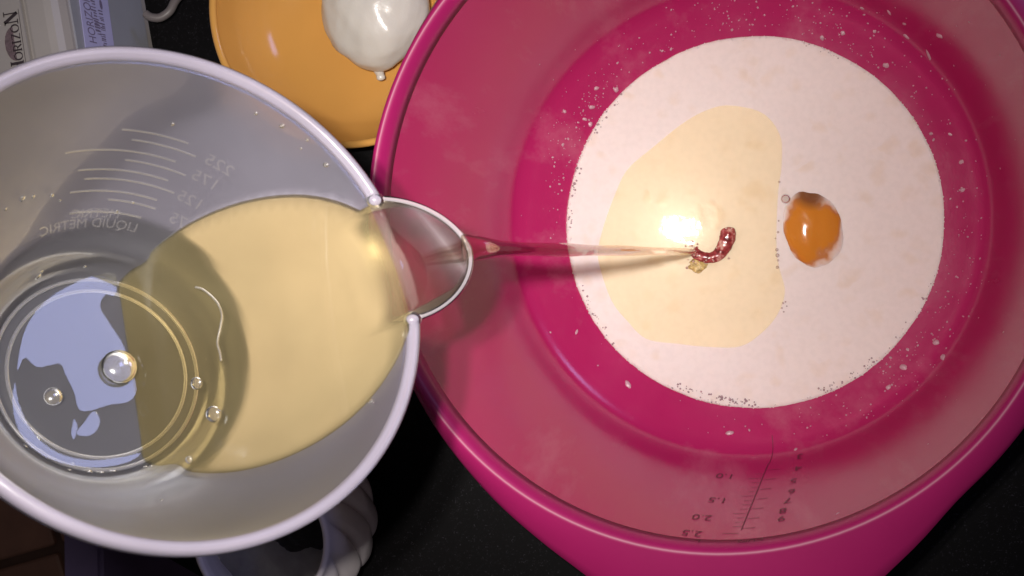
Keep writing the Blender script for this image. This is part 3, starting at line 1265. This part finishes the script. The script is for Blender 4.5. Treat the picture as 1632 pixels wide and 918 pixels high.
big = [(1497, 57, 11, 7, .6), (1444, 58, 9, 5, -.4), (1441, 38, 6, 4, .8), (1412, 104, 7, 6, 0), (1343, 53, 6, 5, 0), (1310, 60, 5, 5, 0), (1480, 88, 4, 16, .7), (1394, 50, 4, 4, 0), (1374, 13, 5, 4, 0),
       (1417, 20, 4, 9, .5), (1163, 690, 9, 6, 0), (1001, 613, 6, 11, .9), (919, 529, 3, 7, .3), (1503, 569, 8, 6, .4), (1440, 585, 7, 9, .5), (1534, 303, 5, 6, 0), (1416, 617, 7, 5, 0),
       (982, 143, 7, 6, .3), (943, 171, 5, 8, .5), (932, 190, 4, 6, 0), (941, 198, 6, 5, 0), (1335, 818, 6, 2.5, .3), (1268, 716, 5, 3, .3), (1492, 546, 6, 8, .6), (1532, 258, 5, 6, 0), (1514, 214, 5, 3, .4)]
for i, (x, y, a, b, rot) in enumerate(big):
    loc, nrm = hit_bowl(x, y)
    s = (loc - EYE).length / FPX
    V, F = drop(loc, nrm, a * s * .66, b * s * .66, min(a, b) * s * .35, rot + .3, 14, 8, i * 1.7)
    o = mesh("milk_splash", V, F, M_drop)
    own = {6: "long thin milk streak running up the inner wall of the pink bowl", 10: "oval milk splash between the batter and the engraved scale numbers",
           11: "slanted elongated milk splash lying alone on the pink bowl floor", 21: "small flat milk fleck high on the wall beside the engraved scale"}.get(i)
    if own:
        tag(o, own, "splash", "larger milk splashes on the bowl wall")
        continue
    tag(o, "larger pale milk splash dried on the inner wall of the pink bowl", "splash", "larger milk splashes on the bowl wall")
parts = []
cnt_ = 0
while cnt_ < 620:
    u = random.random()
    if u < .42:
        a, f = random.gauss(R_(75), R_(32)), 1.03 + abs(random.gauss(0, .14))
    elif u < .62:
        a, f = random.gauss(R_(150), R_(14)), 1.03 + abs(random.gauss(0, .09))
    elif u < .93:
        a, f = random.gauss(R_(-38), R_(24)), 1.015 + abs(random.gauss(0, .11))
    else:
        a, f = random.uniform(0, 2 * math.pi), 1.03 + abs(random.gauss(0, .16))
    x, y = CM.x + RM * f * math.cos(a), CM.y + RM * f * math.sin(a)
    if f > 1.5:
        continue
    loc, nrm, _, _ = bowl_bvh.ray_cast(Vector((x, y, .2)), Vector((0, 0, -1)))
    if loc is None or loc.z > .085:
        continue
    if nrm.z < 0:
        nrm = -nrm
    r = random.choice((.00016, .00022, .0003, .0004)) * random.uniform(.7, 1.2)
    if random.random() < .06:
        r *= 2
    parts.append(drop(loc, nrm, r, r * random.uniform(.6, 1.5), r * .55, random.random() * 6, 7, 4, cnt_))
    cnt_ += 1
V, F = join(parts)
o = mesh("splash_specks", V, F, M_drop)
tag(o, "fine spray of tiny milk specks around the batter on the pink bowl", "specks", kind="stuff")

# ------------------------------------------------------------------ yellow dish with white lump
DZ = .046
dc = at(552, 2, DZ)
DR = 225 * (dc - EYE).length / FPX * .985
dish = empty("yellow_dish", (dc.x, dc.y, 0))
tag(dish, "small glossy yellow dish behind the pink bowl", "dish")
DPI = [(0, .012), (.3, .0122), (.55, .014), (.75, .020), (.88, .030), (.95, .040), (.972, .0445)]
DPO = [(.978, .0458), (.988, .0462), (.998, .0455), (1.0, .0440), (.99, .041), (.93, .030), (.82, .016), (.62, .006), (.55, .0), (.5, .0), (.48, .003), (0, .003)]
prof = dense(DPI, 4) + dense(DPO, 3)
V, F = loft([[Vector((dc.x + max(r, 1e-4) * DR * math.cos(t), dc.y + max(r, 1e-4) * DR * math.sin(t), z)) for t in [2 * math.pi * k / 128 for k in range(128)]] for r, z in prof])
recalc(mesh("dish_body", V, F, M_dish, dish))
# rim bead
rings = []
for k in range(128):
    t = 2 * math.pi * k / 128
    rings.append([Vector((dc.x + (DR * .985 + .0016 * math.cos(q)) * math.cos(t), dc.y + (DR * .985 + .0016 * math.cos(q)) * math.sin(t), .0455 + .0014 * math.sin(q))) for q in [2 * math.pi * i / 10 for i in range(10)]])
V, F = loft(rings, True, True)
mesh("dish_rim", V, F, M_dish, dish)

lc = at(602, 10, .026)


def lumpf(d):
    k = 1 + .07 * noise.noise(d * 1.6 + Vector((1, 4, 2))) + .025 * noise.noise(d * 5)
    tipd = Vector((.05, -1, -.15)).normalized()
    k += .05 * max(0, d.dot(tipd)) ** 4
    # a fold along the lower edge
    k -= .010 * math.exp(-((d.z - .15 - .2 * d.x) / .07) ** 2) * smooth01(-.2, .5, -d.y)
    return k


lump = empty("cream_lump", (lc.x, lc.y, .012))
tag(lump, "smooth white creamy lump with a small drip resting in yellow dish", "lump")
V, F = sphere((lc.x, lc.y, .0285), .0232, .0262, .0175, 64, 40, None, lumpf)
mesh("lump_body", V, F, M_white, lump)
dq = at(604, 112, .024)
V, F = tube(catmull([dq + Vector((-.001, .004, .001)), dq, dq + Vector((.0004, -.0024, -.001)), dq + Vector((.0006, -.0042, -.0016))], 4), [.0035, .0032, .003, .0028, .0025, .0022, .0019, .0018, .0019, .0020, .0019, .0014, .0004], 12)
mesh("drip", V, F, M_white, lump)

# ------------------------------------------------------------------ white mug
MR = .070
mc = at(414, 862, MR)
mr_ = 109 * (mc - EYE).length / FPX
mug = empty("swirl_mug", (mc.x, mc.y, 0))
tag(mug, "white porcelain cup with swirled relief ribs standing below the jug", "cup")


def mug_r(a, z, outer):
    t = z / MR
    base = [(0, .66), (.06, .72), (.2, 1.0), (.4, 1.22), (.6, 1.25), (.8, 1.12), (.93, 1.02), (1.0, 1.0)]
    r = mr_ * float(np.interp(t, [b[0] for b in base], [b[1] for b in base]))
    if outer:
        env = smooth01(.05, .2, t) * (1 - smooth01(.84, .97, t))
        ph = (13 * a - 24.0 * t) % (2 * math.pi) / (2 * math.pi)
        r += env * (.0016 * math.sin(ph * math.pi) - .0020 * math.exp(-(min(ph, 1 - ph) / .10) ** 2))
    else:
        r -= .0022
    return r


nz = 44
rings = []
NA = 420
for i in range(nz + 1):
    z = MR * i / nz
    rings.append([Vector((mc.x + mug_r(2 * math.pi * k / NA, z, True) * math.cos(2 * math.pi * k / NA), mc.y + mug_r(2 * math.pi * k / NA, z, True) * math.sin(2 * math.pi * k / NA), z)) for k in range(NA)])
rings.append([Vector((mc.x + (mr_ - .0011) * math.cos(2 * math.pi * k / NA), mc.y + (mr_ - .0011) * math.sin(2 * math.pi * k / NA), MR + .0008)) for k in range(NA)])
for i in range(nz, 2, -1):
    z = MR * i / nz
    rings.append([Vector((mc.x + mug_r(0, z, False) * math.cos(2 * math.pi * k / NA), mc.y + mug_r(0, z, False) * math.sin(2 * math.pi * k / NA), z)) for k in range(NA)])
V, F = loft(rings, True, False, True, True)
recalc(mesh("cup_body", V, F, M_mug, mug))
# white powder heap and a black uneven form inside
fz = .042
nf = 60
rings = []
for i in range(1, 14):
    f = i / 13
    rings.append([Vector((mc.x + (mug_r(0, fz, False) + .0004) * f * math.cos(2 * math.pi * k / nf), mc.y + (mug_r(0, fz, False) + .0004) * f * math.sin(2 * math.pi * k / nf),
                          fz + .004 * noise.noise(Vector((f * 3 * math.cos(2 * math.pi * k / nf), f * 3 * math.sin(2 * math.pi * k / nf), 1))))) for k in range(nf)])
V, F = loft(rings, True, False, True, False)
o = mesh("white_powder", V, F, plain("white_powder", (0.34, 0.33, 0.32), .9, .1, 200, .3))
tag(o, "white powder lying inside the swirled cup", "powder")
kq = at(480, 828, fz + .008)
V, F = sphere(kq, .0175, .0125, .0060, 56, 30, None, lambda d: 1 + .18 * noise.noise(d * 3 + Vector((2, 7, 1))) + .10 * noise.noise(d * 9))
o = mesh("black_form", V, F, M_black)
tag(o, "black uneven form on the white powder inside the swirled cup", "lump")

# ------------------------------------------------------------------ appliance box with print
BZ = .068
e0, e1 = at(91, 0, BZ), at(106, 85, BZ)
bdir = (e0 - e1).normalized()                 # along the box edge, up the picture
bdir.z = 0
bside = Vector((bdir.y, -bdir.x, 0))          # to the right
og = at(97, 40, BZ)
foot = at(237, 40, 0)
fw = (foot - og).dot(bside)                   # how far the side face leans out
box = empty("kitchen_appliance", (og.x, og.y, 0))
tag(box, "cream plastic kitchen appliance box with printed emblem and lilac sticker", "appliance")


def bx(u, v, z):
    q = og + bside * u + bdir * v
    return Vector((q.x, q.y, z))


seam = (at(45, 50, BZ) - og).dot(bside)
pr = [(-.16, 0.0), (-.16, BZ - .004), (-.157, BZ), (seam - .0016, BZ), (seam - .0012, BZ - .002), (seam + .0006, BZ - .002), (seam + .001, BZ + .0006), (seam + .002, BZ + .0008), (-.006, BZ + .0004), (-.003, BZ - .0004), (-.0008, BZ - .0024), (.0006, BZ - .006)]
pr2 = [(fw * .97, .004), (fw, .0)]
va, vb = .13, -.035
bev = .004
profile = pr + pr2
ra_ = [bx(u, va, z) for u, z in profile]
rb_ = [bx(u, vb, z) for u, z in profile]
nseg = 8
rings = [[a.lerp(b, i / nseg) for a, b in zip(ra_, rb_)] for i in range(nseg + 1)]
V, F = loft(rings, True, False, True, True)
ob = mesh("casing", V, F, M_box, box, False)
recalc(ob)
ob.data.materials.append(M_box2)
ob["label"] = "cream casing with a seam and rounded edge"
ob.data.polygons.foreach_set("use_smooth", [False] * len(ob.data.polygons))


def top_quad(u, v, z):
    return bx(u, v, z)


def face_pt(u, w_):
    """point on the leaning side face: u along edge, w_ from top edge down 0..1"""
    t = w_
    q = bx(.0006 + (fw * .97 - .0006) * t, u, BZ - .006 + (.004 - (BZ - .006)) * t)
    nrm = Vector((bside.x * (BZ - .01), bside.y * (BZ - .01), fw * .97)).normalized()
    return q, nrm


# side panel sheet in a darker, bluer colour than the casing
A_, B_ = [], []
for i in range(2):
    for j in range(2):
        pass
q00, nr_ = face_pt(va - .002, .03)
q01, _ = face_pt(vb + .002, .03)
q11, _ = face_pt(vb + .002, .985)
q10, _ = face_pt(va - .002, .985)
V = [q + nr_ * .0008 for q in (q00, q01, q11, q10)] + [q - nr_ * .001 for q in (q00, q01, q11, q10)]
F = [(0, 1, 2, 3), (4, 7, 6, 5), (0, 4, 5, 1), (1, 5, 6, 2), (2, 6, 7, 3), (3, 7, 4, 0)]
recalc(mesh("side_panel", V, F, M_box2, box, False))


def pix_on_face(x, y):
    r = ray(x, y)
    p0 = face_pt(0, .5)[0] + nr_ * .0012
    return EYE + r * ((p0 - EYE).dot(nr_) / r.dot(nr_))


def quad(name, pts, nrm, thick, m, parent):
    V = [q + nrm * thick for q in pts] + [q.copy() for q in pts]
    return recalc(mesh(name, V, [(0, 1, 2, 3), (4, 7, 6, 5), (0, 4, 5, 1), (1, 5, 6, 2), (2, 6, 7, 3), (3, 7, 4, 0)], m, parent, False))


stk = quad("sticker", [pix_on_face(*q) for q in [(125, -6), (170, -6), (184, 95), (138, 95)]], nr_, .0003, M_stick, box)


def flat_text(name, s, org, ux, uy, size, m, parent, wx=1.0):
    V, F = text_mesh(s, size)
    return mesh(name, [org + ux * v.x * wx + uy * v.y for v in V], F, m, parent, False)


fdown = (q11 - q01).normalized()
flat_text("sticker_text", "HORIZON", pix_on_face(141, 30) + nr_ * .0006, bdir, -fdown, .0075, M_smudge, stk, .62)
rs = random.Random(3)
for (x, y, ln) in [(153, 26, .013), (158, 44, .007), (164, 34, .009), (168, 68, .007)]:
    c_ = pix_on_face(x, y) + nr_ * .0006
    parts = []
    u = -ln / 2
    while u < ln / 2:
        w_ = rs.uniform(.0003, .0007)
        hgt = rs.uniform(.0022, .0040)
        b0 = c_ + bdir * u
        parts.append(([b0, b0 + bdir * w_, b0 + bdir * (w_ + rs.uniform(-.0004, .0004)) - fdown * hgt, b0 - fdown * hgt], [(0, 1, 2, 3)]))
        u += w_ + rs.uniform(.0003, .0010)
    V, F = join(parts)
    mesh("sticker_print", V, F, M_smudge, stk, False)
c_ = pix_on_face(159, 8) + nr_ * .0006
V = [c_ + bdir * (math.cos(t) * .0022) + fdown * (math.sin(t) * .001) for t in [2 * math.pi * k / 20 for k in range(20)]]
mesh("sticker_blot", V, [tuple(range(20))], M_smudge, stk, False)

# printed emblem and serif lettering on the top of the casing
UPZ = BZ + .0003


def tp(x, y):
    return at(x, y, UPZ)


t_h, t_n = tp(31, 112), tp(18, 22)
tdir = (t_n - t_h).normalized()               # reading direction
tup = Vector((-tdir.y, tdir.x, 0))
tl = (t_n - t_h).length


def stroke(x0, y0, x1, y1, wd):
    a, b = Vector((x0, y0, 0)), Vector((x1, y1, 0))
    d = (b - a).normalized()
    q = Vector((-d.y, d.x, 0)) * wd / 2
    return [a + q, b + q, b - q, a - q], [(0, 1, 2, 3)]


def arc(cx, cy, rx, ry, a0, a1, w0, w1, n=16):
    P, Q = [], []
    for i in range(n + 1):
        a = a0 + (a1 - a0) * i / n
        wd = w0 + (w1 - w0) * abs(math.cos(a))
        P.append(Vector((cx + (rx + wd / 2) * math.cos(a), cy + (ry + wd / 2) * math.sin(a), 0)))
        Q.append(Vector((cx + (rx - wd / 2) * math.cos(a), cy + (ry - wd / 2) * math.sin(a), 0)))
    return loft([P, Q], False)


def serif(x, y, wd=.34):
    return stroke(x - wd / 2, y, x + wd / 2, y, .07)


def glyph(ch):
    if ch == 'H':
        return join([stroke(.15, 0, .15, 1, .2), stroke(.75, 0, .75, 1, .2), stroke(.15, .5, .75, .5, .09), serif(.15, .03), serif(.15, .97), serif(.75, .03), serif(.75, .97)]), .9
    if ch == 'O':
        return arc(.45, .5, .38, .45, 0, 2 * math.pi, .07, .18, 32), .9
    if ch == 'R':
        return join([stroke(.15, 0, .15, 1, .18), arc(.4, .73, .22, .23, -math.pi / 2, math.pi / 2, .07, .16), stroke(.15, .97, .4, .97, .07), stroke(.15, .5, .4, .5, .07), stroke(.38, .5, .72, 0, .16), serif(.15, .03)]), .78
    if ch == 'I':
        return join([stroke(.17, 0, .17, 1, .18), serif(.17, .03), serif(.17, .97)]), .36
    if ch == 'Z':
        return join([stroke(.06, .96, .68, .96, .08), stroke(.06, .04, .68, .04, .08), stroke(.6, .96, .14, .04, .17)]), .74
    return join([stroke(.13, 0, .13, 1, .08), stroke(.72, 0, .72, 1, .08), stroke(.13, 1, .72, 0, .22), serif(.13, .03), serif(.13, .97), serif(.72, .97)]), .9


sizes = [("H", 1.25), ("O", .82), ("R", .82), ("I", .82), ("Z", .82), ("O", .82), ("N", 1.3)]
tot = sum(glyph(c)[1] * s + .04 for c, s in sizes)
unit = tl * 1.12 / tot
cur = -tl * .06
for c, s in sizes:
    (V, F), wd = glyph(c)
    hh = unit * s
    mesh("printed_letter", [t_h + tdir * (cur + v.x * hh) + tup * (v.y * unit * s * 1.02 - unit * .55) + Vector((0, 0, .00012)) for v in V], F, M_ink, box, False)
    cur += (wd * s + .04) * unit
V, F = stroke(-tl * .10, -unit * .72, tl * 1.06, -unit * .72, unit * .05)
mesh("printed_line", [t_h + tdir * v.x + tup * v.y + Vector((0, 0, .0001)) for v in V], F, M_ink, box, False)
# half globe emblem: bars of latitude over a dome
gc = tp(21, 70)
gr = (tp(21, 43) - tp(21, 98)).length / 2
parts = []
for i in range(9):
    t0, t1 = i / 9, (i + .78) / 9
    A_, B_ = [], []
    for k in range(21):
        s = -1 + 2 * k / 20
        for (lst, t) in ((A_, t0), (B_, t1)):
            hw2 = gr * math.sqrt(max(0.02, 1 - (t * 1.0) ** 2))
            lst.append(gc + tdir * (s * hw2) + tup * (t * gr * .62 - gr * .10))
    parts.append(loft([A_, B_], False))
V, F = join(parts)
mesh("printed_globe", V, F, M_inkp, box, False)

# cable behind the appliance
cp = catmull([at(232, 22, .022), at(240, 27, .022), at(255, 28, .021), at(270, 18, .020), at(279, 2, .018), at(292, -12, .014), at(330, -40, .006), at(400, -80, .002)], 8)
V, F = tube(cp, .0019, 12)
o = mesh("power_cable", V, F, M_cable)
tag(o, "grey power cable curling from the cream appliance", "cable")
